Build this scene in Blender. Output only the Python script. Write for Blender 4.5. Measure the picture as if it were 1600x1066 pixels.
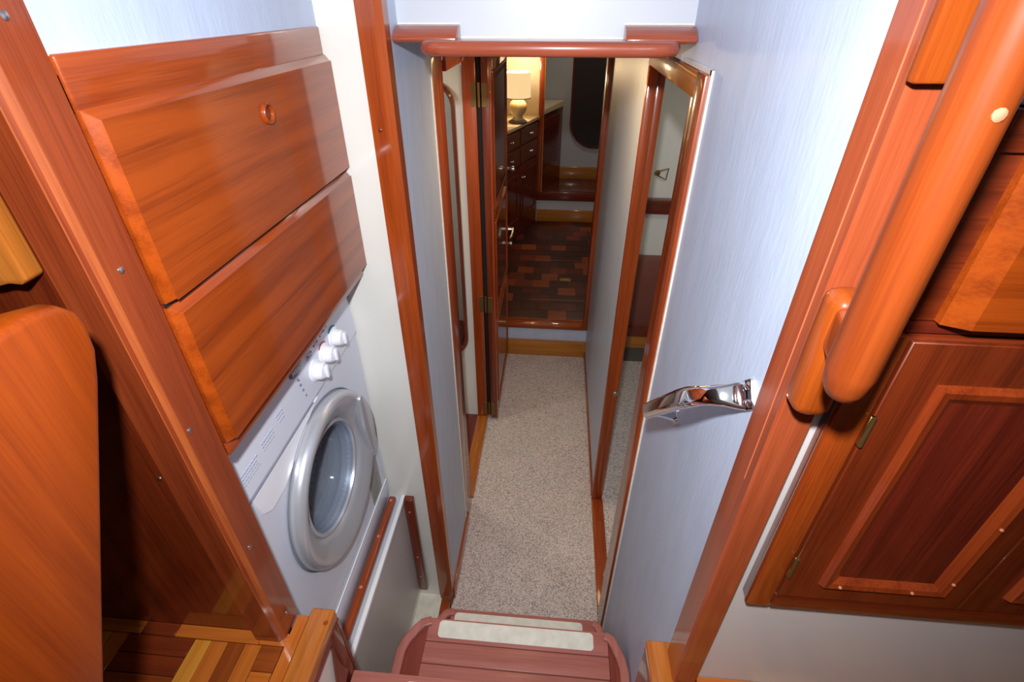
import bpy, bmesh, math, random
from mathutils import Vector, Matrix, Euler

# ------------------------------------------------------------------ clear
for o in list(bpy.data.objects):
    bpy.data.objects.remove(o)
SC = bpy.context.scene
COL = SC.collection
R = math.radians
rnd = random.Random(7)

# ------------------------------------------------------------------ camera
cam = bpy.data.cameras.new('camera')
cam.sensor_width = 36.0
cam.lens = 789.0 / 1600.0 * 36.0
cam.clip_start = 0.02
cam.clip_end = 60
camo = bpy.data.objects.new('camera', cam)
COL.objects.link(camo)
camo.location = (0, 0, 2.1)
camo.rotation_euler = (R(90 - 34.05), 0, R(4.9))
SC.camera = camo

# ------------------------------------------------------------------ world and lights
w = bpy.data.worlds.new('world')
SC.world = w
w.use_nodes = True
bg = w.node_tree.nodes['Background']
bg.inputs[0].default_value = (0.80, 0.88, 1.0, 1)
bg.inputs[1].default_value = 0.55


def light(name, kind, loc, rot, power, color, size=0.1, size_y=None):
    l = bpy.data.lights.new(name, kind)
    l.energy = power
    l.color = color
    if kind == 'AREA':
        l.size = size
        if size_y:
            l.shape = 'RECTANGLE'
            l.size_y = size_y
        else:
            l.shape = 'DISK'
    elif kind in ('POINT', 'SPOT'):
        l.shadow_soft_size = size
    o = bpy.data.objects.new(name, l)
    o.location = loc
    o.rotation_euler = rot
    COL.objects.link(o)
    return o


# the camera's own flash, mounted a hand's breadth above the lens
fl = light('flash', 'SPOT', (-0.04, 0.0, 2.268), (R(90 - 37), 0, R(3.5)), 77, (0.98, 0.985, 1.0), 0.022)
fl.data.spot_size = R(125)
fl.data.spot_blend = 1.0
# ceiling lamps of the boat (warm), each at its own ceiling
light('passage_ceiling_lamp', 'AREA', (-0.04, 1.75, 1.985), (0, 0, 0), 3.8, (1.0, 0.62, 0.27), 0.34)
light('side_cabin_ceiling_lamp', 'AREA', (0.85, 2.2, 1.985), (0, 0, 0), 2.2, (1.0, 0.86, 0.68), 0.15)
light('head_ceiling_lamp', 'AREA', (-0.8, 1.95, 1.985), (0, 0, 0), 3.0, (1.0, 0.90, 0.76), 0.15)
light('main_cabin_ceiling_lamp', 'AREA', (0.3, 3.9, 2.28), (0, 0, 0), 1.2, (1.0, 0.80, 0.58), 0.2)
light('far_cabin_ceiling_lamp', 'AREA', (0.3, 5.7, 2.28), (0, 0, 0), 3.4, (1.0, 0.84, 0.66), 0.2)

SC.view_settings.view_transform = 'Standard'
SC.view_settings.look = 'None'
SC.view_settings.gamma = 1
SC.view_settings.use_curve_mapping = False
SC.view_settings.exposure = 0.12

# ------------------------------------------------------------------ materials


def S(r, g, b):
    def f(c):
        c /= 255.0
        return c / 12.92 if c <= 0.04045 else ((c + 0.055) / 1.055) ** 2.4
    return (f(r), f(g), f(b), 1)


MATS = {}


def base_mat(name):
    m = bpy.data.materials.new(name)
    m.use_nodes = True
    return m, m.node_tree, m.node_tree.nodes['Principled BSDF']


def plain(name, col, rough=0.4, metal=0.0, coat=0.0, noise=0.0, nscale=12, emit=None, es=0.0, bump=0.0, bscale=200, stretch=(1, 1, 1)):
    if name in MATS:
        return MATS[name]
    m, nt, p = base_mat(name)
    p.inputs['Base Color'].default_value = col
    p.inputs['Roughness'].default_value = rough
    p.inputs['Metallic'].default_value = metal
    p.inputs['Coat Weight'].default_value = coat
    p.inputs['Coat Roughness'].default_value = 0.08
    if emit:
        p.inputs['Emission Color'].default_value = emit
        p.inputs['Emission Strength'].default_value = es
    tc = nt.nodes.new('ShaderNodeTexCoord')
    mp = nt.nodes.new('ShaderNodeMapping')
    mp.inputs['Scale'].default_value = stretch
    nt.links.new(tc.outputs['Object'], mp.inputs[0])
    if noise:
        n = nt.nodes.new('ShaderNodeTexNoise')
        n.inputs['Scale'].default_value = nscale
        n.inputs['Detail'].default_value = 6
        nt.links.new(mp.outputs[0], n.inputs['Vector'])
        cr = nt.nodes.new('ShaderNodeValToRGB')
        cr.color_ramp.elements[0].position = 0.32
        cr.color_ramp.elements[1].position = 0.68
        cr.color_ramp.elements[0].color = tuple(c * (1 - noise) for c in col[:3]) + (1,)
        cr.color_ramp.elements[1].color = tuple(min(1, c * (1 + noise * 0.5)) for c in col[:3]) + (1,)
        nt.links.new(n.outputs['Fac'], cr.inputs[0])
        nt.links.new(cr.outputs[0], p.inputs['Base Color'])
    if bump:
        n2 = nt.nodes.new('ShaderNodeTexNoise')
        n2.inputs['Scale'].default_value = bscale
        n2.inputs['Detail'].default_value = 4
        nt.links.new(mp.outputs[0], n2.inputs['Vector'])
        b = nt.nodes.new('ShaderNodeBump')
        b.inputs['Strength'].default_value = bump
        b.inputs['Distance'].default_value = 0.002
        nt.links.new(n2.outputs['Fac'], b.inputs['Height'])
        nt.links.new(b.outputs[0], p.inputs['Normal'])
    MATS[name] = m
    return m


def wood(name, light_c, dark_c, axis='z', coat=0.8, rough=0.38, fig=1.0, coat_rough=0.09, cathedral=False):
    """varnished timber, grain running along the given object axis"""
    key = name + '_' + axis
    if key in MATS:
        return MATS[key]
    m, nt, p = base_mat(key)
    N, L = nt.nodes, nt.links
    tc = N.new('ShaderNodeTexCoord')
    oi = N.new('ShaderNodeObjectInfo')
    add = N.new('ShaderNodeVectorMath')
    add.operation = 'ADD'
    L.new(tc.outputs['Object'], add.inputs[0])
    mul = N.new('ShaderNodeVectorMath')
    mul.operation = 'SCALE'
    mul.inputs[0].default_value = (7.3, 5.1, 3.7)
    L.new(oi.outputs['Random'], mul.inputs['Scale'])
    L.new(mul.outputs[0], add.inputs[1])
    sc = {'x': (1.5, 38, 38), 'y': (38, 1.5, 38), 'z': (38, 38, 1.5)}[axis]
    mp = N.new('ShaderNodeMapping')
    mp.inputs['Scale'].default_value = sc
    L.new(add.outputs[0], mp.inputs[0])
    n1 = N.new('ShaderNodeTexNoise')          # broad figure
    n1.inputs['Scale'].default_value = 1.0
    n1.inputs['Detail'].default_value = 8
    n1.inputs['Roughness'].default_value = 0.68
    n1.inputs['Distortion'].default_value = 0.5
    L.new(mp.outputs[0], n1.inputs['Vector'])
    mp2 = N.new('ShaderNodeMapping')
    mp2.inputs['Scale'].default_value = tuple(c * (12 if c > 5 else 6) for c in sc)
    L.new(add.outputs[0], mp2.inputs[0])
    n2 = N.new('ShaderNodeTexNoise')          # fine pores
    n2.inputs['Scale'].default_value = 1.0
    n2.inputs['Detail'].default_value = 3
    L.new(mp2.outputs[0], n2.inputs['Vector'])
    ms = N.new('ShaderNodeMath')
    ms.operation = 'MULTIPLY_ADD'
    ms.inputs[1].default_value = 0.42
    L.new(n2.outputs['Fac'], ms.inputs[0])
    if cathedral:
        wv = N.new('ShaderNodeTexWave')
        wv.wave_type = 'RINGS'
        wv.rings_direction = 'SPHERICAL'
        wv.inputs['Scale'].default_value = 0.9
        wv.inputs['Distortion'].default_value = 5.0
        wv.inputs['Detail'].default_value = 3
        wv.inputs['Detail Scale'].default_value = 0.6
        mp3 = N.new('ShaderNodeMapping')
        mp3.inputs['Scale'].default_value = {'x': (2.2, 14, 14), 'y': (14, 2.2, 14), 'z': (14, 14, 2.2)}[axis]
        L.new(add.outputs[0], mp3.inputs[0])
        L.new(mp3.outputs[0], wv.inputs['Vector'])
        mx = N.new('ShaderNodeMath')
        mx.operation = 'MULTIPLY_ADD'
        mx.inputs[1].default_value = 0.16
        L.new(wv.outputs['Fac'], mx.inputs[0])
        L.new(n1.outputs['Fac'], mx.inputs[2])
        L.new(mx.outputs[0], ms.inputs[2])
    else:
        L.new(n1.outputs['Fac'], ms.inputs[2])
    cr = N.new('ShaderNodeValToRGB')
    cr.color_ramp.elements[0].position = 0.71 - 0.27 * fig
    cr.color_ramp.elements[1].position = 0.71 + 0.20 * fig
    cr.color_ramp.elements[0].color = dark_c
    cr.color_ramp.elements[1].color = light_c
    L.new(ms.outputs[0], cr.inputs[0])
    L.new(cr.outputs[0], p.inputs['Base Color'])
    p.inputs['Roughness'].default_value = rough
    p.inputs['Specular IOR Level'].default_value = 0.25
    p.inputs['Coat Weight'].default_value = coat
    p.inputs['Coat Roughness'].default_value = coat_rough
    b = N.new('ShaderNodeBump')
    b.inputs['Strength'].default_value = 0.06
    b.inputs['Distance'].default_value = 0.001
    L.new(n1.outputs['Fac'], b.inputs['Height'])
    L.new(b.outputs[0], p.inputs['Normal'])
    L.new(b.outputs[0], p.inputs['Coat Normal'])
    MATS[key] = m
    return m


def teak(ax):
    return wood('teak', S(166, 73, 22), S(116, 40, 9), ax)


def teakp(ax):   # panel teak, bolder figure
    return wood('teak_panel', S(158, 67, 13), S(108, 36, 4), ax, cathedral=True)


def mahog(ax):   # darker red
    return wood('mahogany', S(124, 48, 18), S(72, 21, 8), ax)


def dark(ax):
    return wood('dark_mahogany', S(118, 40, 22), S(64, 16, 10), ax)


def tread(ax):
    return wood('tread_wood', S(186, 118, 106), S(150, 84, 76), ax, rough=0.5, coat=0.4, coat_rough=0.3)


def golden(ax):
    return wood('golden_teak', S(196, 120, 48), S(150, 74, 20), ax)


def oak(ax):
    return wood('oak', S(196, 130, 50), S(150, 88, 26), ax)


vinyl = plain('blue_grey_vinyl', S(190, 205, 229), 0.42, noise=0.06, nscale=9, bump=0.25, bscale=40, stretch=(3, 3, 0.8))
gel = plain('cream_gelcoat', S(226, 226, 220), 0.28, coat=0.4, noise=0.05, nscale=3, stretch=(1.5, 1.5, 0.7))
white = plain('white_paint', S(192, 198, 208), 0.4, noise=0.02, nscale=4)
greyp = plain('grey_laminate', S(205, 200, 198), 0.3, noise=0.03, nscale=5)
whitee = plain('white_edge', S(240, 242, 246), 0.4)
cream = plain('cream_laminate', S(232, 218, 190), 0.45)
caulk = plain('caulk', S(240, 228, 214), 0.6, noise=0.10, nscale=60)
black = plain('black_gap', S(18, 14, 14), 0.7)
chrome = plain('chrome', (0.86, 0.86, 0.88, 1), 0.07, metal=1.0)
steel = plain('steel', (0.62, 0.60, 0.58, 1), 0.3, metal=1.0)
brass = plain('brass', S(176, 140, 78), 0.34, metal=1.0)
brassd = plain('tarnished_brass', S(140, 112, 70), 0.45, metal=0.9)
silver = plain('silver_plastic', S(188, 191, 198), 0.3, metal=0.45, coat=0.3)
wmwhite = plain('appliance_white', S(212, 217, 232), 0.3, coat=0.3)
knobw = plain('knob_white', S(238, 241, 250), 0.3, coat=0.3)
rubber = plain('grey_rubber', S(120, 124, 134), 0.55)
printg = plain('grey_print', S(120, 124, 150), 0.6)
printb = plain('teal_print', S(70, 160, 170), 0.6)
printr = plain('red_print', S(190, 90, 90), 0.6)
bulb = plain('plug_light', S(200, 128, 96), 0.35)
nonslip = plain('nonslip_white', S(226, 226, 214), 0.6, noise=0.12, nscale=30, bump=0.3, bscale=300)
rubberstrip = plain('sticker_grey', S(158, 158, 150), 0.5, noise=0.08, nscale=90)
ceramic = plain('lamp_ceramic', S(222, 208, 176), 0.35, coat=0.4)
lampfoot = plain('lamp_foot', S(92, 70, 44), 0.5)
navy = plain('dark_oval_glass', S(52, 48, 56), 0.3, noise=0.05, nscale=5)
mirror = plain('mirror_glass', (0.82, 0.84, 0.88, 1), 0.03, metal=1.0)

shade = plain('lamp_shade_cloth', S(245, 215, 160), 0.8, emit=(1.0, 0.70, 0.36, 1), es=0.75)

# carpet
carpet, nt, p = base_mat('loop_carpet')
tc = nt.nodes.new('ShaderNodeTexCoord')
n = nt.nodes.new('ShaderNodeTexNoise')
n.inputs['Scale'].default_value = 210
n.inputs['Detail'].default_value = 2.5
n.inputs['Roughness'].default_value = 0.7
nt.links.new(tc.outputs['Object'], n.inputs['Vector'])
nb = nt.nodes.new('ShaderNodeTexNoise')
nb.inputs['Scale'].default_value = 7
nt.links.new(tc.outputs['Object'], nb.inputs['Vector'])
ma = nt.nodes.new('ShaderNodeMath')
ma.operation = 'MULTIPLY_ADD'
ma.inputs[1].default_value = 0.07
nt.links.new(nb.outputs['Fac'], ma.inputs[0])
nt.links.new(n.outputs['Fac'], ma.inputs[2])
cr = nt.nodes.new('ShaderNodeValToRGB')
cr.color_ramp.elements[0].position = 0.38
cr.color_ramp.elements[1].position = 0.60
cr.color_ramp.elements[0].color = S(134, 123, 119)
cr.color_ramp.elements[1].color = S(230, 218, 212)
nt.links.new(ma.outputs[0], cr.inputs[0])
nt.links.new(cr.outputs[0], p.inputs['Base Color'])
p.inputs['Roughness'].default_value = 0.95
p.inputs['Specular IOR Level'].default_value = 0.1
bb = nt.nodes.new('ShaderNodeBump')
bb.inputs['Strength'].default_value = 0.7
bb.inputs['Distance'].default_value = 0.004
nt.links.new(n.outputs['Fac'], bb.inputs['Height'])
nt.links.new(bb.outputs[0], p.inputs['Normal'])

# tinted door glass
glass, nt, p = base_mat('washer_glass')
p.inputs['Base Color'].default_value = (0.50, 0.56, 0.64, 1)
p.inputs['Roughness'].default_value = 0.06
p.inputs['Coat Weight'].default_value = 1.0
p.inputs['Coat Roughness'].default_value = 0.03
tr = nt.nodes.new('ShaderNodeBsdfTransparent')
tr.inputs[0].default_value = (0.82, 0.86, 0.92, 1)
mxs = nt.nodes.new('ShaderNodeMixShader')
mxs.inputs[0].default_value = 0.17
nt.links.new(tr.outputs[0], mxs.inputs[1])
nt.links.new(p.outputs[0], mxs.inputs[2])
nt.links.new(mxs.outputs[0], nt.nodes['Material Output'].inputs['Surface'])

# ------------------------------------------------------------------ builders


def wloc(o):
    v = Vector(o.location)
    while o.parent:
        o = o.parent
        v += Vector(o.location)
    return v


def meta(o, label=None, cat=None, group=None, kind=None):
    if label:
        o['label'] = label
    if cat:
        o['category'] = cat
    if group:
        o['group'] = group
    if kind:
        o['kind'] = kind
    return o


def link(name, bm, mat, parent=None, smooth=False, auto=True, origin=None):
    bmesh.ops.recalc_face_normals(bm, faces=bm.faces)
    xs = [v.co for v in bm.verts]
    lo = Vector((min(v.x for v in xs), min(v.y for v in xs), min(v.z for v in xs)))
    hi = Vector((max(v.x for v in xs), max(v.y for v in xs), max(v.z for v in xs)))
    c = Vector(origin) if origin else Vector(((lo.x + hi.x) / 2, (lo.y + hi.y) / 2, lo.z))
    bmesh.ops.translate(bm, verts=bm.verts, vec=-c)
    me = bpy.data.meshes.new(name)
    bm.to_mesh(me)
    bm.free()
    me.materials.append(mat)
    if smooth:
        for f in me.polygons:
            f.use_smooth = True
        if auto:
            try:
                me.set_sharp_from_angle(angle=R(40))
            except Exception:
                pass
    o = bpy.data.objects.new(name, me)
    COL.objects.link(o)
    if parent:
        o.parent = parent
        o.location = c - wloc(parent)
    else:
        o.location = c
    return o


def empty(name, loc, label=None, cat=None, group=None, kind=None):
    o = bpy.data.objects.new(name, None)
    COL.objects.link(o)
    o.location = loc
    o.empty_display_size = 0.05
    return meta(o, label, cat, group, kind)


def bev(bm, b, seg=2):
    if b > 0:
        bmesh.ops.bevel(bm, geom=list(bm.edges), offset=b, segments=seg, profile=0.5, affect='EDGES', clamp_overlap=True)


def add_box(bm, x0, x1, y0, y1, z0, z1):
    vs = [bm.verts.new((x, y, z)) for x in (x0, x1) for y in (y0, y1) for z in (z0, z1)]
    for f in ((0, 1, 3, 2), (4, 6, 7, 5), (0, 4, 5, 1), (2, 3, 7, 6), (0, 2, 6, 4), (1, 5, 7, 3)):
        bm.faces.new([vs[i] for i in f])


def box(name, x0, x1, y0, y1, z0, z1, mat, parent=None, b=0.0, seg=2, **k):
    bm = bmesh.new()
    add_box(bm, min(x0, x1), max(x0, x1), min(y0, y1), max(y0, y1), min(z0, z1), max(z0, z1))
    bev(bm, b, seg)
    return link(name, bm, mat, parent, smooth=b > 0, **k)


def to3(axis, a, u, v):
    return {'x': (a, u, v), 'y': (u, a, v), 'z': (u, v, a)}[axis]


def add_prism(bm, pts, axis, a, b):
    A = [bm.verts.new(to3(axis, a, *p)) for p in pts]
    B = [bm.verts.new(to3(axis, b, *p)) for p in pts]
    bm.faces.new(A)
    bm.faces.new(B[::-1])
    n = len(pts)
    for i in range(n):
        bm.faces.new((A[i], A[(i + 1) % n], B[(i + 1) % n], B[i]))


def prism(name, pts, axis, a, b, mat, parent=None, bv=0.0, seg=2, **k):
    bm = bmesh.new()
    add_prism(bm, pts, axis, a, b)
    bmesh.ops.recalc_face_normals(bm, faces=bm.faces)
    bev(bm, bv, seg)
    return link(name, bm, mat, parent, smooth=bv > 0, **k)


def add_frustum(bm, axis, a, b, r0, r1):
    """rect r=(u0,u1,v0,v1) at a to rect r1 at b"""
    def q(r, t):
        return [bm.verts.new(to3(axis, t, *p)) for p in ((r[0], r[2]), (r[1], r[2]), (r[1], r[3]), (r[0], r[3]))]
    A, B = q(r0, a), q(r1, b)
    bm.faces.new(A)
    bm.faces.new(B[::-1])
    for i in range(4):
        bm.faces.new((A[i], A[(i + 1) % 4], B[(i + 1) % 4], B[i]))


def add_lathe(bm, prof, c, axis='x', seg=48, cap=True):
    """prof: list of (t, r) along the axis"""
    rings = []
    c = Vector(c)
    for t, r in prof:
        ring = []
        for i in range(seg):
            a = 2 * math.pi * i / seg
            u, v = r * math.cos(a), r * math.sin(a)
            ring.append(bm.verts.new(c + Vector(to3(axis, t, u, v))))
        rings.append(ring)
    for A, B in zip(rings, rings[1:]):
        for i in range(seg):
            bm.faces.new((A[i], A[(i + 1) % seg], B[(i + 1) % seg], B[i]))
    if cap:
        for rg in (rings[0], rings[-1][::-1]):
            bm.faces.new(rg)


def lathe(name, prof, c, mat, parent=None, axis='x', seg=48, cap=True, **k):
    bm = bmesh.new()
    add_lathe(bm, prof, c, axis, seg, cap)
    return link(name, bm, mat, parent, smooth=True, **k)


def add_tube(bm, pts, prof, ups=None, cap=True):
    """sweep a closed 2D profile (list of (a,b)) or per-point profiles along pts"""
    pts = [Vector(p) for p in pts]
    n = len(pts)
    rings = []
    up = Vector(ups) if ups else Vector((0, 0, 1))
    for i, p in enumerate(pts):
        t = (pts[min(i + 1, n - 1)] - pts[max(i - 1, 0)]).normalized()
        s = t.cross(up)
        if s.length < 1e-4:
            s = t.cross(Vector((0, 1, 0)))
        s.normalize()
        u = s.cross(t).normalized()
        pr = prof[i] if isinstance(prof[0], list) else prof
        rings.append([bm.verts.new(p + s * a + u * b) for a, b in pr])
    m = len(rings[0])
    for A, B in zip(rings, rings[1:]):
        for i in range(m):
            bm.faces.new((A[i], A[(i + 1) % m], B[(i + 1) % m], B[i]))
    if cap:
        bm.faces.new(rings[0])
        bm.faces.new(rings[-1][::-1])


def circ(r, r2=None, n=14):
    r2 = r2 or r
    return [(r * math.cos(2 * math.pi * i / n), r2 * math.sin(2 * math.pi * i / n)) for i in range(n)]


def rrect(w_, h_, r, n=4):
    out = []
    for cx, cy, a0 in ((w_ / 2 - r, h_ / 2 - r, 0), (-w_ / 2 + r, h_ / 2 - r, 90), (-w_ / 2 + r, -h_ / 2 + r, 180), (w_ / 2 - r, -h_ / 2 + r, 270)):
        for i in range(n + 1):
            a = R(a0 + 90 * i / n)
            out.append((cx + r * math.cos(a), cy + r * math.sin(a)))
    return out


def tube(name, pts, prof, mat, parent=None, up=None, **k):
    bm = bmesh.new()
    add_tube(bm, pts, prof, up)
    return link(name, bm, mat, parent, smooth=True, **k)


def rpoly(cx, cy, w_, h_, r, n=6):
    return [(cx + a, cy + b) for a, b in rrect(w_, h_, r, n)]


def screw(parent, p, axis, r=0.0035, mat=None, name='screw_plug'):
    s = {'+x': ('x', 1), '-x': ('x', -1), '+y': ('y', 1), '-y': ('y', -1), '+z': ('z', 1)}[axis]
    prof = [(-0.003 * s[1], r), (0.0008 * s[1], r), (0.0018 * s[1], r * 0.55)]
    return lathe(name, prof, p, mat or bulb, parent, axis=s[0], seg=10)


# ================================================================== SETTING
FZ = 1.07     # upper sole
CX = 0.263    # right passage wall
LX = -0.345   # left passage wall

st = lambda o: meta(o, kind='structure')
# passage sole with its carpet
fl = st(box('floor', -1.6, 1.5, -0.9, 2.955, -0.06, -0.012, dark('y')))
st(box('floor', LX - 0.004, CX - 0.002, 0.60, 2.955, -0.012, 0.0, carpet))
st(box('floor', CX + 0.048, 1.3, 1.02, 2.955, -0.012, 0.0, carpet))
fh = st(empty('floor', (-0.85, 1.95, 0.0)))
for i in range(8):
    box('plank', -1.3 + i * 0.113, -1.3 + i * 0.113 + 0.110, 1.18, 2.26, 0.0, 0.020, dark('y'), fh, 0.0015, 1)

# --- left: upper vinyl wall over the locker, cream end wall, blue passage wall
st(box('wall_left', -0.56, -0.482, 0.506, 1.13, 2.04, 2.42, vinyl))
st(prism('wall_left_front', [(-1.25, 0.0), (-0.392, 0.0), (-0.392, 2.42), (-1.25, 2.42)], 'y', 1.13, 1.165, gel))
wl = st(box('wall_left', -0.392, LX, 1.131, 1.60, 0.0, 2.42, vinyl))
st(box('wall_left', -0.392, LX, 2.30, 2.955, 0.0, 2.035, vinyl))
st(box('wall_left', -0.392, LX, 1.60, 2.30, 1.955, 2.035, vinyl))
# --- right passage wall with its doorway
st(box('wall_right', CX, CX + 0.045, 0.47, 1.125, 0.0, 2.42, vinyl))
st(box('wall_right', CX, CX + 0.045, 1.125, 1.70, 1.943, 2.42, vinyl))
st(box('wall_right', CX, CX + 0.045, 1.715, 2.955, 0.0, 2.035, vinyl))
# --- bulkhead over the passage and ceilings
st(box('wall_front', LX, CX, 1.22, 1.25, 2.029, 2.42, white))
st(box('ceiling', -1.34, 1.34, 1.25, 2.955, 2.035, 2.06, white))
st(box('ceiling', -1.6, 1.4, 2.955, 6.6, 2.3, 2.33, white))
# deck head over the camera, with the open companionway hatch in it
st(box('ceiling', -1.6, -0.32, -0.9, 1.25, 2.42, 2.45, white))
st(box('ceiling', 0.32, 1.5, -0.9, 1.25, 2.42, 2.45, white))
st(box('ceiling', -0.32, 0.32, 0.42, 1.25, 2.42, 2.45, white))
# --- bulkheads beside the stairwell, facing the camera
st(box('wall_left_back', -1.6, -0.537, 0.46, 0.48, 0.0, 2.42, mahog('z')))
st(box('wall_right_back', 0.2995, 1.5, 0.452, 0.485, 0.0, 2.42, greyp))
# saloon walls beside and behind the camera
st(box('wall_left', -1.64, -1.6, -0.9, 0.46, 0.0, 2.42, mahog('z')))
st(box('wall_right', 1.5, 1.54, -0.9, 0.485, 0.0, 2.42, cream))
st(box('wall_back', -1.6, 1.5, -0.94, -0.9, 0.0, 2.42, cream))
# left head compartment
st(box('wall_left', -1.34, -1.3, 1.165, 2.30, 0.0, 2.035, gel))
st(box('wall_front', -1.3, -0.398, 2.262, 2.30, 0.0, 2.035, gel))
# right cabin
st(box('wall_right', 1.3, 1.34, 0.985, 2.955, 0.0, 2.035, gel))
st(box('wall_back', CX + 0.045, 1.3, 0.985, 1.02, 0.0, 2.035, gel))
# end bulkhead across the passage and cabins
st(box('wall_front', -1.6, -0.33, 2.956, 2.99, 0.0, 2.3, vinyl))
st(box('wall_front', 0.272, 1.4, 2.956, 2.99, 0.0, 2.3, gel))
st(box('wall_front', -0.33, 0.272, 2.956, 2.99, 1.87, 2.3, gel))
st(box('wall_front', -0.345, 0.272, 2.956, 2.985, 0.115, 0.221, vinyl))
st(box('baseboard_front', -0.345, CX, 2.930, 2.957, 0.0, 0.122, oak('x'), b=0.004))
st(box('baseboard_left', LX - 0.001, LX + 0.009, 1.135, 1.52, 0.0, 0.075, teak('y'), b=0.003))
st(box('baseboard_right', CX - 0.008, CX + 0.001, 1.72, 2.93, 0.0, 0.05, teak('y'), b=0.002))
# main cabin
st(box('floor', -1.6, 1.4, 2.985, 4.976, 0.16, 0.229, dark('y')))
st(box('wall_left', -1.64, -1.6, 2.99, 6.5, 0.0, 2.3, cream))
st(box('wall_right', 1.4, 1.44, 2.99, 6.5, 0.0, 2.3, cream))
st(box('wall_far', -1.6, -0.178, 4.976, 5.01, 0.0, 2.3, cream))
st(box('wall_far', -0.178, 0.46, 4.976, 5.01, 0.0, 0.447, white))
st(box('wall_far', 0.46, 1.4, 4.976, 5.01, 0.0, 2.3, cream))
st(box('wall_far', -0.178, 0.46, 4.976, 5.01, 1.93, 2.3, cream))
st(box('baseboard_far', -0.178, 0.9, 4.955, 4.977, 0.23, 0.352, oak('x'), b=0.004))
# far compartment
ff = st(empty('floor', (0.2, 5.7, 0.2)))
box('subfloor', -1.6, 1.4, 5.01, 6.48, 0.16, 0.226, dark('x'), ff)
for i in range(9):
    box('plank', -0.35 + i * 0.13, -0.35 + i * 0.13 + 0.126, 5.02, 6.45, 0.226, 0.235, dark('y'), ff, 0.001, 1)
st(box('wall_far', -1.6, 1.4, 6.48, 6.52, 0.0, 2.3, white))
st(box('baseboard_far', -0.6, 1.3, 6.455, 6.481, 0.235, 0.378, oak('x'), b=0.004))

# --- trims (structure)
# corner strip between the cream end wall and the blue passage wall
t = st(empty('trim_1', (-0.37, 1.12, 0.02)))
bm = bmesh.new()
add_prism(bm, [(-0.394, 1.112), (-0.356, 1.110), (-0.342, 1.118), (-0.3415, 1.150), (-0.346, 1.152), (-0.3465, 1.13), (-0.394, 1.1305)], 'z', 0.06, 2.42)
link('corner_strip', bm, teak('z'), t)
for z in (1.87, 0.52):
    screw(t, (-0.376, 1.111, z), '-y', 0.004, mahog('z'))
box('weathered_foot', -0.392, -0.344, 1.113, 1.15, 0.0, 0.06, plain('rotted_wood', S(150, 110, 78), 0.9, noise=0.5, nscale=60), t)
st(box('trim_2', -0.388, -0.352, 0.97, 1.129, -0.01, 0.035, teak('y'), b=0.003))

# left doorway casing: near casing, head, far jamb, threshold
t = st(empty('trim_3', (-0.35, 1.9, 0.0)))
box('near_casing', -0.392, LX + 0.003, 1.497, 1.630, 0.0, 1.985, teak('z'), t, 0.003)
box('caulk_line', -0.35, LX + 0.002, 1.486, 1.497, 0.0, 1.985, caulk, t)
box('head_casing', -0.392, LX + 0.010, 1.655, 2.26, 1.925, 1.985, teak('y'), t, 0.004)
box('far_jamb', -0.398, LX + 0.005, 2.244, 2.30, 0.0, 1.95, teak('z'), t, 0.003)
box('threshold', -0.402, LX + 0.006, 1.655, 2.246, -0.01, 0.024, golden('y'), t, 0.003)

# right doorway casing
t = st(empty('trim_4', (0.27, 1.4, 0.0)))
box('near_casing', CX - 0.012, CX + 0.02, 1.014, 1.078, 0.0, 1.992, teak('z'), t, 0.004)
box('near_inner_casing', CX - 0.006, CX + 0.045, 1.076, 1.128, 0.0, 1.985, teak('z'), t, 0.003)
box('head_casing', CX - 0.007, CX + 0.045, 1.078, 1.72, 1.942, 1.988, golden('y'), t, 0.003)  # golden tone paints the warm lamplight into this lintel board
box('caulk_line', CX - 0.004, CX + 0.001, 1.004, 1.015, 0.0, 1.999, caulk, t)
box('caulk_line', CX - 0.004, CX + 0.001, 1.006, 1.25, 1.991, 1.999, caulk, t)
box('far_jamb', CX - 0.006, CX + 0.023, 1.694, 1.72, 0.0, 1.943, teak('z'), t, 0.003)
box('door_stop', CX + 0.022, CX + 0.047, 1.698, 1.74, 0.0, 1.943, teak('z'), t, 0.004)
box('sill', CX - 0.006, CX + 0.05, 1.05, 1.695, -0.01, 0.016, teak('y'), t, 0.003)
lathe('latch_plate', [(0.0, 0.011), (-0.002, 0.011), (-0.004, 0.008), (-0.009, 0.007), (-0.010, 0.003)], (CX + 0.034, 1.698, 0.70), steel, t, axis='y', seg=16)
box('caulk_line', CX - 0.004, CX - 0.001, 1.719, 1.726, 0.0, 1.99, caulk, t)

# end doorway frame (between passage and main cabin)
t = st(empty('trim_5', (0.0, 2.97, 0.22)))
box('sill', -0.345, 0.262, 2.935, 3.03, 0.221, 0.247, teak('x'), t, 0.005)
box('right_jamb', 0.236, 0.270, 2.935, 3.04, 0.247, 1.9, teak('z'), t, 0.004)
box('left_jamb', -0.36, -0.325, 2.935, 3.04, 0.247, 1.9, teak('z'), t, 0.004)
box('head', -0.36, 0.270, 2.935, 3.04, 1.86, 1.9, teak('x'), t, 0.004)
box('caulk_line', 0.2655, 0.2695, 2.930, 2.936, 0.1, 1.98, caulk, t)

# framed opening in the far wall
t = st(empty('trim_6', (0.13, 4.97, 0.45)))
box('bottom_rail', -0.182, 0.46, 4.955, 5.02, 0.445, 0.530, mahog('x'), t, 0.004)
box('left_stile', -0.182, -0.140, 4.955, 5.02, 0.530, 1.93, teak('z'), t, 0.004)
box('right_stile', 0.405, 0.46, 4.955, 5.02, 0.530, 1.93, teak('z'), t, 0.004)
box('top_rail', -0.182, 0.46, 4.955, 5.02, 1.89, 1.95, teak('x'), t, 0.004)
box('edge_bead', -0.140, -0.132, 4.962, 5.01, 0.530, 1.89, oak('z'), t)

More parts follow.
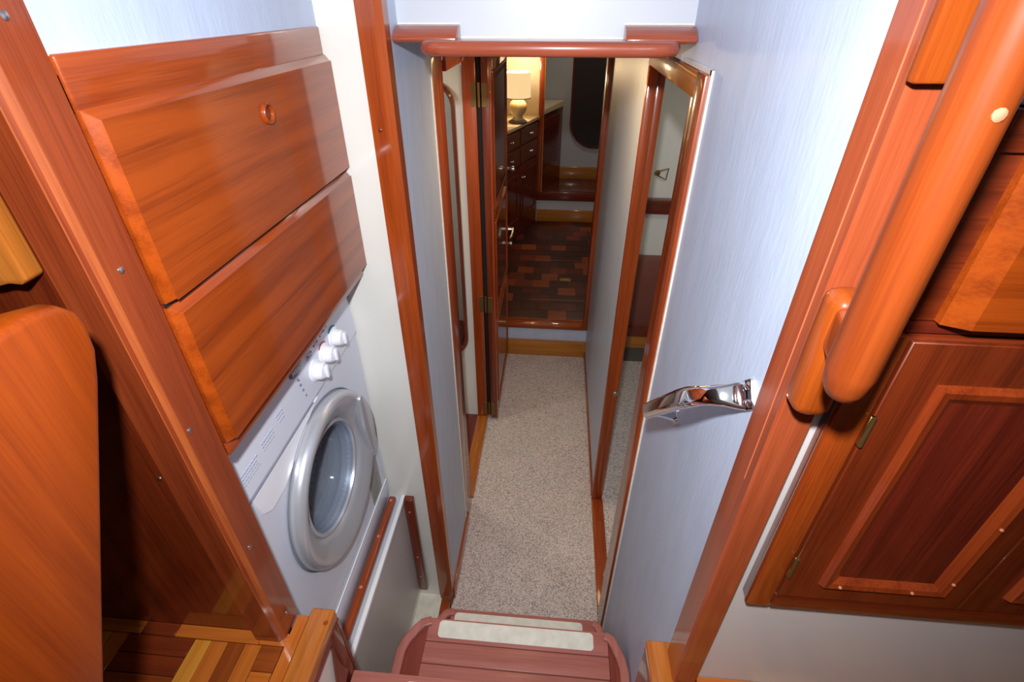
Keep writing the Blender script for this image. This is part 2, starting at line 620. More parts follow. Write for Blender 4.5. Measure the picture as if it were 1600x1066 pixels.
# ------------------------------------------------------------------ upper parquet floor
pal = [wood('parquet_yellow', S(214, 146, 56), S(184, 108, 30), a) for a in 'xy'], \
      [wood('parquet_orange', S(198, 112, 42), S(160, 78, 22), a) for a in 'xy'], \
      [wood('parquet_brown', S(150, 74, 26), S(112, 48, 16), a) for a in 'xy'], \
      [wood('parquet_red', S(126, 52, 22), S(92, 32, 14), a) for a in 'xy']
uf = st(empty('floor', (-0.9, 0.1, FZ)))
box('subfloor', -1.6, -0.475, -0.9, 0.46, FZ - 0.05, FZ - 0.007, dark('y'), uf)
box('subfloor', -0.475, -0.406, -0.9, 0.4965, FZ - 0.05, FZ - 0.007, dark('y'), uf)


def strips(parent, x0, x1, y0, y1, zt, along, n, cols, name='parquet_strip'):
    """n strips filling a block, running along x or y"""
    for i in range(n):
        c = cols[i % len(cols)]
        g = 0.0006
        if along == 'y':
            a, b = x0 + (x1 - x0) * i / n, x0 + (x1 - x0) * (i + 1) / n
            box(name, a + g, b - g, y0 + g, y1 - g, zt - 0.008, zt, pal[c][1], parent, 0.0006, 1)
        else:
            a, b = y0 + (y1 - y0) * i / n, y0 + (y1 - y0) * (i + 1) / n
            box(name, x0 + g, x1 - g, a + g, b - g, zt - 0.008, zt, pal[c][0], parent, 0.0006, 1)


# border row against the bulkhead, then basket-weave blocks
for i, (a, b, c) in enumerate(((-1.35, -1.1, 1), (-1.1, -0.93, 3), (-0.93, -0.77, 1), (-0.77, -0.70, 3), (-0.70, -0.53, 1), (-0.53, -0.476, 1))):
    box('parquet_strip', a + 0.0006, b - 0.0006, 0.436, 0.4595, FZ - 0.008, FZ, pal[c][0], uf, 0.0006, 1)
xs = [-1.33, -1.20, -1.06, -0.93, -0.79, -0.655, -0.52]
kinds = [('y', [0, 1, 1, 2]), ('x', [2, 3]), ('y', [1, 0, 2, 1]), ('y', [1, 2, 0, 1]), ('x', [3, 2, 3]), ('y', [0, 1, 2, 1])]
for r_ in range(4):
    y1 = 0.435 - r_ * 0.135
    for i in range(6):
        kd = kinds[(i + r_) % 6] if r_ else kinds[i]
        strips(uf, xs[i], xs[i + 1], y1 - 0.134, y1, FZ, kd[0], 4, kd[1])
for k, (yy0, yy1) in enumerate(((0.30, 0.435), (0.165, 0.30), (0.03, 0.165), (-0.105, 0.03))):
    strips(uf, -0.52, -0.478, yy0, yy1, FZ, 'x', 3, [2, 1, 2])
box('parquet_strip', -0.477, -0.4535, -0.3, 0.497, FZ - 0.008, FZ, pal[1][1], uf, 0.0008, 1)
box('nosing', -0.453, -0.404, -0.3, 0.513, FZ - 0.03, FZ + 0.004, golden('y'), uf, 0.005, 3)
lathe('screw_plug', [(0, 0.005), (0.0046, 0.005), (0.005, 0.004)], (-0.413, 0.484, FZ), teak('y'), uf, axis='z', seg=12)

ur = st(empty('floor', (0.6, 0.1, FZ)))
box('subfloor', 0.217, 1.5, -0.9, 0.451, FZ - 0.05, FZ - 0.007, dark('y'), ur)
for i, (a, b, c) in enumerate(((0.300, 0.40, 1), (0.40, 0.52, 0), (0.52, 0.66, 1), (0.66, 0.82, 0), (0.82, 1.0, 1))):
    box('parquet_strip', a + 0.0006, b - 0.0006, 0.434, 0.4515, FZ - 0.008, FZ, pal[c][0], ur, 0.0006, 1)
for r_ in range(3):
    for i in range(9):
        strips(ur, 0.266 + i * 0.134, 0.266 + (i + 1) * 0.134, 0.434 - (r_ + 1) * 0.134, 0.434 - r_ * 0.134, FZ, 'xy'[(i + r_) % 2], 4, [[0, 1], [1, 2]][(i + r_) % 2])
box('nosing', 0.217, 0.265, -0.3, 0.507, FZ - 0.03, FZ + 0.004, golden('y'), ur, 0.004, 3)

# ------------------------------------------------------------------ stairwell side linings under the upper floor
t = st(empty('trim_7', (-0.42, 0.3, 0.75)))
prism('side_board', [(0.5035, 1.0395), (0.5035, 0.70), (0.470, 0.70), (0.440, 0.80), (0.446, 0.90), (0.470, 1.0), (0.478, 1.0395)], 'x', -0.4125, -0.4045, mahog('z'), t, 0.001)
box('end_board', -0.44, -0.404, 0.504, 0.5125, 0.70, 1.0395, mahog('z'), t)
box('white_lining', -0.43, -0.413, -0.3, 0.504, 0.60, 1.04, gel, t)
t = st(empty('trim_8', (0.23, 0.3, 0.75)))
box('side_board', 0.219, 0.262, -0.3, 0.506, 0.60, 1.04, mahog('z'), t, 0.002)

# panels at the foot of the washer
st(box('wall_left', -0.60, -0.476, 0.48, 1.129, 0.10, 0.648, greyp))
st(box('wall_left', -0.60, -0.482, 0.48, 1.129, 0.0, 0.10, gel))
st(box('floor', -0.482, -0.388, 0.60, 1.129, 0.0, 0.036, plain('dirty_gelcoat', S(236, 228, 208), 0.6, noise=0.14, nscale=25)))
st(box('trim_9', -0.486, -0.473, 0.50, 1.129, 0.640, 0.660, whitee, b=0.001))

# main cabin parquet: blocks of lateral strips, floor hatch let into it
mf = st(empty('floor', (0.0, 3.9, 0.23)))
cols = [wood('sole_' + n_, a_, b_, 'x', coat=0.3, coat_rough=0.2, rough=0.5) for n_, a_, b_ in
        (('darkest', S(70, 26, 14), S(40, 13, 8)), ('deep', S(92, 34, 16), S(54, 18, 8)), ('red', S(126, 50, 20), S(84, 28, 12)),
         ('deep', S(92, 34, 16), S(54, 18, 8)), ('amber', S(146, 70, 26), S(104, 44, 14)), ('darkest', S(70, 26, 14), S(40, 13, 8)))]
bw, bd = 0.135, 0.118
for j in range(16):
    y0 = 3.05 + j * bd
    if y0 + bd > 4.96:
        break
    for i in range(10):
        x0 = -0.82 + i * bw + (0.5 * bw if j % 2 else 0)
        m = rnd.choice(cols)
        box('parquet_block', x0 + 0.001, x0 + bw - 0.001, y0 + 0.001, y0 + bd - 0.001, 0.229, 0.2355, m, mf, 0.0006, 1)
box('hatch_edge', -0.16, 0.34, 3.32, 3.327, 0.229, 0.2368, teak('x'), mf)
box('hatch_edge', -0.16, 0.34, 4.02, 4.027, 0.229, 0.2368, teak('x'), mf)
box('front_border', -0.8, 0.8, 3.03, 3.049, 0.229, 0.2360, golden('x'), mf)
hp = meta(empty('floor_hatch_pull', (0.114, 3.656, 0.2365)), 'small rectangular brass lift plate flush in the dark parquet beyond the passage', 'floor pull')
box('plate', 0.070, 0.160, 3.63, 3.685, 0.2360, 0.2385, brassd, hp, 0.0008, 1)
box('ring', 0.095, 0.135, 3.65, 3.665, 0.2385, 0.2405, brass, hp, 0.0006, 1)

# ================================================================== THINGS
# ---- left locker over the washing machine
FX = -0.479
lk = meta(empty('locker', (-0.70, 0.82, 1.51)), 'varnished teak locker with two long lipped fronts above the washing machine', 'cabinet')
box('carcass', -0.90, FX - 0.002, 0.5055, 1.128, 1.525, 2.040, mahog('y'), lk)
box('top_rail', -0.55, FX + 0.002, 0.5055, 1.1285, 2.002, 2.0575, teak('y'), lk, 0.003, 3)
box('bottom_rail', -0.54, FX + 0.002, 0.5055, 1.128, 1.519, 1.543, teak('y'), lk, 0.002)


def front(z0, z1, nm, lab):
    bm = bmesh.new()
    r0 = (0.506, 1.1285, z0, z1)
    r1 = (0.517, 1.1265, z0 + 0.0035, z1 - 0.012)
    add_box(bm, FX - 0.004, FX + 0.004, *r0)
    add_frustum(bm, 'x', FX + 0.004, FX + 0.0145, r0, r1)
    bmesh.ops.remove_doubles(bm, verts=bm.verts, dist=1e-6)
    bev(bm, 0.0016, 2)
    o = link(nm, bm, teakp('y'), lk, smooth=True)
    o['label'] = lab
    return o


f1 = front(1.786, 2.009, 'locker_front', 'upper lipped teak front with a round finger hole')
f2 = front(1.545, 1.779, 'locker_front', 'lower lipped teak front without a finger hole')
# finger hole ring (dark bore and raised lip)
lathe('finger_ring', [(0.0, 0.0135), (0.0, 0.0165), (0.0055, 0.0165), (0.0075, 0.0150), (0.0072, 0.0125), (0.003, 0.0118), (0.0, 0.0118)], (FX + 0.0130, 0.835, 1.950), teak('y'), f1, axis='x', seg=28, cap=False)
lathe('finger_bore', [(0.0, 0.0125), (0.0012, 0.0118)], (FX + 0.0140, 0.835, 1.950), mahog('y'), f1, axis='x', seg=28)
box('shadow_gap', FX - 0.001, FX + 0.001, 0.508, 1.1275, 1.779, 1.786, black, lk)

# ---- washing machine
WX = -0.53
wm = meta(empty('washing_machine', (-0.82, 0.82, 0.652)), 'white front-loading washing machine with a round silver door under the teak locker', 'washing machine')
DC = (WX, 0.830, 1.097)
# body: front panel with a round hole
bm = bmesh.new()
seg = 64
hole = [bm.verts.new((WX, DC[1] + 0.160 * math.cos(2 * math.pi * i / seg), DC[2] + 0.160 * math.sin(2 * math.pi * i / seg))) for i in range(seg)]
y0, y1, z0, z1 = 0.523, 1.122, 0.652, 1.337
outer = []
for i in range(seg):
    a = 2 * math.pi * i / seg
    dx, dz = math.cos(a), math.sin(a)
    ty = ((y1 if dx > 0 else y0) - DC[1]) / dx if abs(dx) > 1e-6 else 9
    tz = ((z1 if dz > 0 else z0) - DC[2]) / dz if abs(dz) > 1e-6 else 9
    tt = min(ty, tz)
    outer.append(bm.verts.new((WX, DC[1] + dx * tt, DC[2] + dz * tt)))
for i in range(seg):
    bm.faces.new((hole[i], hole[(i + 1) % seg], outer[(i + 1) % seg], outer[i]))
back = [bm.verts.new((WX - 0.012, v.co.y, v.co.z)) for v in outer]
for i in range(seg):
    bm.faces.new((outer[i], outer[(i + 1) % seg], back[(i + 1) % seg], back[i]))
link('front_panel', bm, wmwhite, wm)
bm = bmesh.new()
add_box(bm, -1.10, -1.09, 0.523, 1.122, 0.652, 1.50)
add_box(bm, -1.09, WX - 0.013, 0.523, 0.528, 0.652, 1.50)
add_box(bm, -1.09, WX - 0.013, 1.117, 1.122, 0.652, 1.50)
add_box(bm, -1.09, WX - 0.013, 0.528, 1.117, 1.492, 1.50)
add_box(bm, -1.09, WX - 0.013, 0.528, 1.117, 0.652, 0.66)
link('cabinet_shell', bm, wmwhite, wm)
bm = bmesh.new()
add_prism(bm, [(WX - 0.03, 1.339), (WX + 0.002, 1.339), (WX + 0.004, 1.346), (WX - 0.004, 1.490), (WX - 0.012, 1.502), (WX - 0.03, 1.502)], 'y', 0.523, 1.122)
link('control_panel', bm, wmwhite, wm)
# scooped relief under the panel, on the drawer side
bm = bmesh.new()
pp = [(0.560, 1.336), (0.70, 1.336), (0.86, 1.334), (0.80, 1.318), (0.72, 1.285), (0.655, 1.262), (0.60, 1.262), (0.575, 1.28)]
add_prism(bm, pp, 'x', WX, WX + 0.0025)
o = link('drawer_scoop', bm, knobw, wm)
box('drawer_gap', WX + 0.0030, WX + 0.0042, 0.530, 0.835, 1.3375, 1.3395, printg, wm)
# plinth
box('plinth', WX - 0.010, WX + 0.003, 0.523, 1.122, 0.664, 0.742, wmwhite, wm, 0.003)
box('plinth_line', WX + 0.001, WX + 0.004, 0.523, 1.122, 0.744, 0.7475, whitee, wm)
# door ring
prof = [(0.0, 0.219), (0.012, 0.221), (0.024, 0.218), (0.032, 0.211), (0.034, 0.203), (0.032, 0.196), (0.024, 0.182), (0.016, 0.166), (0.008, 0.153), (-0.004, 0.146), (-0.006, 0.150), (-0.002, 0.215)]
lathe('door', prof + [prof[0]], DC, silver, wm, axis='x', seg=72, cap=False)['label'] = 'silver round door ring'
lathe('door_seal', [(0.004, 0.2245), (0.0015, 0.2235), (0.0, 0.2195), (-0.001, 0.2190)], DC, rubber, wm, axis='x', seg=72, cap=False)
lathe('inner_rim', [(-0.002, 0.149), (0.006, 0.146), (0.006, 0.139), (-0.010, 0.134), (-0.030, 0.132)], DC, silver, wm, axis='x', seg=64, cap=False)
# glass bowl that bulges into the drum
bowl = [(0.000, 0.136), (-0.030, 0.131), (-0.060, 0.124), (-0.078, 0.112), (-0.088, 0.088), (-0.094, 0.05), (-0.096, 0.012), (-0.096, 0.0005)]
lathe('glass_bowl', bowl + [(-0.092, 0.0005), (-0.092, 0.012), (-0.090, 0.05), (-0.084, 0.085), (-0.074, 0.107), (-0.058, 0.118), (-0.030, 0.126), (0.0, 0.131), (0.0, 0.136)], DC, glass, wm, axis='x', seg=56, cap=False)
lathe('rubber_bellows', [(-0.004, 0.150), (-0.03, 0.152), (-0.05, 0.160), (-0.06, 0.150), (-0.075, 0.156), (-0.09, 0.175)], DC, rubber, wm, axis='x', seg=56, cap=False)
dr = lathe('drum', [(-0.09, 0.17), (-0.10, 0.225), (-0.36, 0.225), (-0.37, 0.20), (-0.37, 0.001)], DC, plain('drum_steel', (0.78, 0.73, 0.72, 1), 0.25, metal=1.0), wm, axis='x', seg=56, cap=False)
bm = bmesh.new()
for k in range(14):
    for i in range(70):
        a = 2 * math.pi * (i + 0.5 * (k % 2)) / 70
        x = -0.115 - k * 0.017
        c = Vector((DC[0] + x, DC[1] + 0.2235 * math.cos(a), DC[2] + 0.2235 * math.sin(a)))
        tdir = Vector((0, -math.sin(a), math.cos(a)))
        q = [c + Vector((0.004 * math.cos(b), 0, 0)) + tdir * 0.004 * math.sin(b) for b in (0, 1.047, 2.094, 3.14, 4.188, 5.236)]
        bm.faces.new([bm.verts.new(v) for v in q])
meta(link('drum_holes', bm, black, dr), kind='stuff')
# handle: a silver grip plate on the far side of the ring
bm = bmesh.new()
pts, prs = [], []
A0, A1, NN = R(-30), R(38), 14
inner, outr = [], []
for i in range(NN + 1):
    a = A0 + (A1 - A0) * i / NN
    inner.append((DC[1] + 0.196 * math.cos(a) - 0.040 * math.sin(math.pi * i / NN), DC[2] + 0.196 * math.sin(a)))
    outr.append((DC[1] + 0.213 * math.cos(a), DC[2] + 0.213 * math.sin(a)))
add_prism(bm, inner + outr[::-1], 'x', WX + 0.018, WX + 0.041)
bmesh.ops.recalc_face_normals(bm, faces=bm.faces)
bev(bm, 0.004, 2)
link('door_handle', bm, silver, wm, smooth=True)
# knobs
for (y, z), col, mk in (((1.000, 1.408), printb, 'teal'), ((0.938, 1.402), printr, None), ((0.880, 1.396), None, None)):
    k = lathe('knob', [(0.0, 0.027), (0.006, 0.027), (0.008, 0.0225), (0.022, 0.0205), (0.027, 0.017), (0.028, 0.0005)], (WX - 0.002, y, z), knobw, wm, axis='x', seg=32)
    box('grip_bar', WX + 0.026, WX + 0.034, y - 0.005, y + 0.005, z - 0.016, z + 0.016, knobw, k, 0.002)
    if col:
        bm = bmesh.new()
        arc = []
        for i in range(9):
            a = R(50 + 80 * i / 8)
            arc.append((y + 0.030 * math.cos(a), z + 0.030 * math.sin(a)))
        for i in range(8, -1, -1):
            a = R(50 + 80 * i / 8)
            arc.append((y + 0.0255 * math.cos(a), z + 0.0255 * math.sin(a)))
        add_prism(bm, arc, 'x', WX - 0.001, WX + 0.0012)
        link('dial_mark', bm, col, wm)
# oval badge
bd_ = lathe('badge', [(0, 1.0), (0.0035, 0.95), (0.0038, 0.0005)], (0, 0, 0), plain('badge_grey', S(120, 122, 140), 0.4, metal=0.3), wm, axis='x', seg=32, origin=(0, 0, 0))
bd_.scale = (1, 0.030, 0.014)
bd_.location = Vector((WX - 0.003, 0.812, 1.449)) - wloc(wm)
bm = bmesh.new()
for i in range(6):
    add_box(bm, WX + 0.0005, WX + 0.0022, 0.793 + i * 0.0068, 0.796 + i * 0.0068, 1.444 + (i % 2) * 0.001, 1.454)
link('badge_lettering', bm, whitee, bd_ and wm)
for i, (y, z) in enumerate(((0.806, 1.426), (0.809, 1.410), (0.813, 1.393), (0.818, 1.374))):
    lathe('indicator', [(0, 0.003), (0.003, 0.003), (0.0034, 0.001)], (WX, y, z), printg, wm, axis='x', seg=10)
# tiny printed legends
bm = bmesh.new()
r2 = random.Random(3)


def legend(y, z, n_, rows, dz=0.008):
    for r_ in range(rows):
        yy = y
        for i in range(n_):
            wd = r2.uniform(0.003, 0.007)
            add_box(bm, WX, WX + 0.0040 - (z - 1.34) * 0.04 + 0.0008, yy, yy + wd, z - r_ * dz - 0.0015, z - r_ * dz + 0.001)
            yy += wd + 0.0025


legend(0.700, 1.415, 4, 2)
legend(0.705, 1.398, 3, 1)
legend(0.635, 1.405, 6, 3)
legend(0.560, 1.400, 7, 4)
legend(0.545, 1.470, 9, 2)
legend(0.862, 1.452, 3, 3)
legend(0.905, 1.455, 3, 2)
legend(0.945, 1.460, 3, 2)
legend(0.900, 1.360, 2, 1)
meta(link('printed_legends', bm, plain('pale_print', S(168, 172, 194), 0.5), wm), kind='stuff')
bm = bmesh.new()
for i in range(7):
    add_box(bm, WX, WX + 0.0015, 0.865 + i * 0.018, 0.868 + i * 0.018, 1.441 + i * 0.002, 1.445 + i * 0.002)
link('program_dots', bm, printr, wm)
# data sticker
bm = bmesh.new()
add_prism(bm, [(1.005, 0.905), (1.085, 0.905), (1.085, 0.755), (1.005, 0.755)], 'x', WX, WX + 0.0012)
stk = link('data_sticker', bm, rubberstrip, wm)
bm = bmesh.new()
for i in range(12):
    add_box(bm, WX + 0.0012, WX + 0.0018, 1.012, 1.012 + r2.uniform(0.03, 0.066), 0.765 + i * 0.0115, 0.7685 + i * 0.0115)
meta(link('sticker_print', bm, plain('sticker_ink', S(128, 128, 122), 0.6), stk), kind='stuff')

# teak retaining strip at the washer foot
rs = meta(empty('retaining_strip', (-0.512, 0.82, 0.65)), 'long red teak strip screwed along the foot of the washing machine', 'batten')
box('batten', -0.524, -0.498, 0.50, 1.112, 0.648, 0.676, teak('y'), rs, 0.008, 3)
for y in (0.60, 0.78, 0.95, 1.09):
    screw(rs, (-0.511, y, 0.676), '+z', 0.005)
st(box('trim_10', -0.60, -0.486, 0.50, 1.129, 0.640, 0.650, white))
# upright strip in the corner of the panel
vs = meta(empty('corner_batten', (-0.462, 1.118, 0.10)), 'short upright teak batten in the corner right of the grey panel', 'batten')
box('batten', -0.4755, -0.440, 1.104, 1.1295, 0.10, 0.662, mahog('z'), vs, 0.006, 3)
for z in (0.60, 0.33, 0.20):
    screw(vs, (-0.458, 1.104, z), '-y', 0.004)

# ---- left post
lp = meta(empty('post', (-0.51, 0.478, FZ)), 'broad scuffed teak post left of the locker, standing on the parquet', 'post')
bm = bmesh.new()
prof2 = [(-0.482, 0.505), (-0.5365, 0.505), (-0.5365, 0.443), (-0.489, 0.443), (-0.480, 0.452), (-0.480, 0.503)]
add_prism(bm, prof2, 'z', FZ, 2.42)
for v in bm.verts:     # heel is cut back a little
    if v.co.z < FZ + 0.01 and v.co.y > 0.5:
        pass
link('shaft', bm, wood('post_teak', S(150, 66, 32), S(102, 37, 16), 'z'), lp)
bm = bmesh.new()
add_prism(bm, [(-0.4895, 0.4427), (-0.4797, 0.4520), (-0.4796, 0.4535), (-0.4905, 0.4424)], 'z', FZ + 0.001, 2.42)
link('worn_edge', bm, wood('worn_teak', S(180, 96, 46), S(130, 54, 24), 'z', coat=0.2, rough=0.55), lp)
for y, z in ((0.478, 2.089), (0.474, 1.849), (0.462, 1.614), (0.467, 1.342), (0.478, 1.114)):
    screw(lp, (-0.480, y, z), '+x', 0.0042, steel)
screw(lp, (-0.565, 0.460, 1.51), '-y', 0.004, steel, 'screw')

# ---- scalloped board hanging on the bulkhead, far left
bm = bmesh.new()
pts = [(-0.552, 2.42), (-0.552, 1.838), (-0.560, 1.832), (-0.575, 1.833), (-0.59, 1.829), (-0.605, 1.827), (-0.62, 1.831), (-0.64, 1.836), (-0.67, 1.845), (-0.72, 1.87), (-0.80, 1.90), (-0.80, 2.42)]
add_prism(bm, pts, 'y', 0.435, 0.459)
bmesh.ops.translate(bm, verts=[v for v in bm.verts if v.co.z < 2.4], vec=(-0.004, 0, 0.014))
bmesh.ops.recalc_face_normals(bm, faces=bm.faces)
bev(bm, 0.003, 2)
o = link('scalloped_board', bm, golden('z'), smooth=True)
meta(o, 'golden varnished board with a wavy lower edge at the far left behind the post', 'board')

# ---- curved guard board in the foreground
bm = bmesh.new()
pts = []
edge = [(-0.062, 1.0745), (0.196, 1.521), (0.318, 1.733), (0.349, 1.787), (0.362, 1.815), (0.366, 1.838), (0.362, 1.853), (0.350, 1.865), (0.330, 1.873), (0.300, 1.872), (0.24, 1.862), (0.15, 1.835), (0.02, 1.79), (-0.12, 1.72), (-0.25, 1.64), (-0.40, 1.50), (-0.40, 1.0745)]
edge = [(a + (0.010 if i < 8 else 0), b + (0.006 if 4 < i < 12 else 0)) for i, (a, b) in enumerate(edge)]
add_prism(bm, edge, 'x', -0.472, -0.440)
bmesh.ops.recalc_face_normals(bm, faces=bm.faces)
bmesh.ops.bevel(bm, geom=[e for e in bm.edges if abs(e.verts[0].co.x - e.verts[1].co.x) < 1e-6], offset=0.009, segments=4, profile=0.5, affect='EDGES', clamp_overlap=True)
o = link('guard_board', bm, wood('guard_teak', S(156, 66, 8), S(114, 40, 3), 'z', fig=1.2, coat=0.25, coat_rough=0.2), smooth=True)
meta(o, 'large teak board with a rounded top in the left foreground on the parquet', 'board')

# ---- right post
rp = meta(empty('post', (0.28, 0.46, FZ)), 'teak post on the right carrying the thick grab rail beside the blue wall', 'post')
bm = bmesh.new()
add_prism(bm, [(0.2625, 0.49), (0.255, 0.49), (0.255, 0.440), (0.258, 0.4365), (0.293, 0.4365), (0.295, 0.440), (0.295, 0.4515), (0.2625, 0.4515)], 'z', FZ + 0.004, 2.42)
link('shaft', bm, wood('post_red', S(168, 80, 46), S(126, 52, 26), 'z'), rp)
box('joint_bead', 0.2542, 0.2552, 0.4530, 0.4542, 1.60, 2.42, plain('bead', S(190, 100, 66), 0.5), rp)

# ---- grab rail on the right post
gr = meta(empty('grab_rail', (0.26, 0.39, 1.75)), 'thick rounded teak grab rail on two feet fixed to the right post', 'grab rail')
box('rail_foot', 0.2475, 0.2850, 0.398, 0.4362, 1.752, 1.887, wood('foot_teak', S(160, 74, 20), S(118, 44, 8), 'z'), gr, 0.0135, 4)
box('rail_foot', 0.2500, 0.2870, 0.424, 0.4362, 2.050, 2.36, wood('foot_teak', S(160, 74, 20), S(118, 44, 8), 'z'), gr, 0.003)
bm = bmesh.new()
zs = [1.826, 1.829, 1.838, 1.855, 2.0, 2.2, 2.36, 2.38]
sc_ = [0.35, 0.62, 0.86, 1.0, 1.0, 1.0, 1.0, 0.6]
add_tube(bm, [(0.2435, 0.345, z) for z in zs], [circ(0.0178 * s, 0.021 * s, 20) for s in sc_], ups=(0, 1, 0))
link('bar', bm, wood('rail_teak', S(148, 66, 22), S(114, 44, 12), 'z', coat=0.5, coat_rough=0.3, fig=1.2), gr, smooth=True)
for (z0, z1, ya) in ((1.832, 1.880, 0.405), (2.14, 2.30, 0.43)):
    bm = bmesh.new()
    add_tube(bm, [(0.262, ya, (z0 + z1) / 2), (0.248, 0.348, (z0 + z1) / 2)], rrect(0.022, (z1 - z0), 0.009))
    link('spacer', bm, teak('z'), gr, smooth=True)
screw(gr, (0.2435, 0.3245, 2.047), '-y', 0.004, bulb)

# ---- right cabinets
CYF = 0.43
lc = meta(empty('wall_cabinet', (0.62, 0.45, 1.36)), 'dark teak wall cabinet with a panelled brass-hinged door, hung low on the right bulkhead', 'cabinet')
box('carcass', 0.311, 1.30, 0.432, 0.4515, 1.362, 1.834, mahog('x'), lc, 0.001)
box('frame_stile', 0.309, 0.3435, CYF - 0.002, 0.440, 1.360, 1.836, teak('z'), lc, 0.004)
box('frame_rail', 0.3435, 1.30, CYF - 0.002, 0.440, 1.360, 1.3915, mahog('x'), lc, 0.003)


def panel_door(parent, x0, x1, z0, z1, mx0, mx1, mz0, mz1, lab=None):
    d = box('door', x0, x1, CYF - 0.004, CYF + 0.008, z0, z1, mahog('z'), parent, 0.0012, 1)
    if lab:
        d['label'] = lab
    mw = 0.022
    bm = bmesh.new()
    o_ = [(mx0, mz0), (mx1, mz0), (mx1, mz1), (mx0, mz1)]
    i1 = [(mx0 + mw, mz0 + mw), (mx1 - mw, mz0 + mw), (mx1 - mw, mz1 - mw), (mx0 + mw, mz1 - mw)]
    levels = [(o_, CYF - 0.004), ([(a + (0.004 if a == mx0 else -0.004), b + (0.004 if b == mz0 else -0.004)) for a, b in o_], CYF - 0.0125),
              ([(a + (0.012 if a == mx0 else -0.012), b + (0.012 if b == mz0 else -0.012)) for a, b in o_], CYF - 0.011), (i1, CYF - 0.0045)]
    rings = [[bm.verts.new((a, y, b)) for a, b in l] for l, y in levels]
    for A, B in zip(rings, rings[1:]):
        for i in range(4):
            bm.faces.new((A[i], A[(i + 1) % 4], B[(i + 1) % 4], B[i]))
    link('moulding', bm, wood('moulding_wood', S(160, 66, 26), S(106, 36, 12), 'z'), d)
    box('panel', mx0 + mw - 0.001, mx1 - mw + 0.001, CYF - 0.0048, CYF - 0.0042, mz0 + mw - 0.001, mz1 - mw + 0.001, dark('z'), d)
    return d


d1 = panel_door(lc, 0.345, 0.585, 1.393, 1.8315, 0.388, 0.552, 1.430, 1.783, 'left panelled door with brass hinges')
d2 = panel_door(lc, 0.588, 0.86, 1.393, 1.8315, 0.628, 0.82, 1.430, 1.783, 'right panelled door, mostly cut off by the picture edge')
for z in (1.717, 1.465):
    h = box('hinge', 0.341, 0.348, CYF - 0.0065, CYF - 0.002, z - 0.021, z + 0.021, brass, lc, 0.001, 1)
    bm = bmesh.new()
    add_lathe(bm, [(-0.021, 0.0028), (0.021, 0.0028)], (0.3445, CYF - 0.0065, z), 'z', 10)
    link('hinge_pin', bm, brassd, h, smooth=True)
for x, z in ((0.412, 1.4375), (0.505, 1.4375), (0.5455, 1.464), (0.5455, 1.58)):
    screw(d1, (x, CYF - 0.0125, z), '-y', 0.0022)
uc = meta(empty('upper_cabinet', (0.65, 0.45, 1.85)), 'bright teak lipped cabinet front at the upper right edge, above the hinged doors', 'cabinet')
box('carcass', 0.34, 1.30, 0.436, 0.4515, 1.850, 2.034, mahog('x'), uc, 0.001)
bm = bmesh.new()
add_box(bm, 0.360, 1.20, CYF - 0.002, CYF + 0.006, 1.851, 2.0)
add_frustum(bm, 'y', CYF - 0.002, CYF - 0.014, (0.360, 1.20, 1.851, 2.0), (0.380, 1.18, 1.8525, 1.988))
bmesh.ops.remove_doubles(bm, verts=bm.verts, dist=1e-6)
link('door', bm, teakp('x'), uc)
box('top_rail', 0.335, 1.30, CYF, 0.4515, 2.003, 2.034, mahog('x'), uc, 0.002)
box('trim_11', 0.31, 1.30, 0.4505, 0.4515, 2.035, 2.30, white)['kind'] = 'structure'
box('batten', 0.34, 1.3, 0.436, 0.4515, 1.8365, 1.849, dark('x'), uc)  # no real batten: dark wood colour stands in for the shaded carcass face

# ---- overhead handrail across the passage
oh = meta(empty('overhead_handrail', (-0.03, 1.19, 2.0)), 'red teak handrail with two end blocks under the white bulkhead over the passage', 'handrail')
for s, (x0, x1) in ((1, (LX + 0.001, -0.212)), (-1, (0.124, CX - 0.001))):
    bm = bmesh.new()
    prof_ = [(1.2195, 2.031), (1.168, 2.028), (1.162, 2.034), (1.168, 2.042), (1.182, 2.051), (1.20, 2.0565), (1.2195, 2.058)]
    add_prism(bm, prof_, 'x', x0, x1)
    bmesh.ops.recalc_face_normals(bm, faces=bm.faces)
    bev(bm, 0.003, 2)
    link('end_block', bm, wood('overhead_teak', S(168, 84, 58), S(128, 56, 36), 'x', coat_rough=0.15), oh, smooth=True)
bm = bmesh.new()
poly = [(LX + 0.055, 1.2195), (LX + 0.055, 1.175), (LX + 0.064, 1.145), (LX + 0.085, 1.128), (LX + 0.11, 1.122), (0.16, 1.122), (0.20, 1.126), (0.222, 1.140), (0.231, 1.165), (0.233, 1.2195)]
add_prism(bm, poly, 'z', 2.0065, 2.034)
bmesh.ops.recalc_face_normals(bm, faces=bm.faces)
bmesh.ops.bevel(bm, geom=[e for e in bm.edges if abs(e.verts[0].co.z - e.verts[1].co.z) < 1e-6], offset=0.012, segments=5, profile=0.5, affect='EDGES', clamp_overlap=True)
link('bar', bm, MATS['overhead_teak_x'], oh, smooth=True)
box('caulk_line', LX + 0.001, -0.212, 1.2180, 1.2199, 2.058, 2.0605, caulk, oh)
box('caulk_line', 0.124, CX - 0.001, 1.2180, 1.2199, 2.058, 2.0605, caulk, oh)
box('caulk_line', -0.212, 0.124, 1.2180, 1.2199, 2.0335, 2.036, caulk, oh)

# ---- chrome handle on the right wall
ch = meta(empty('handle', (0.255, 0.67, 1.39)), 'polished chrome handle with bolted foot plates on the blue wall at right', 'handle')
tdir = Vector((0, 0.262, -0.272)).normalized()      # along the stair fall
ndir = Vector((0, 0.272, 0.262)).normalized()       # across, in the wall plane


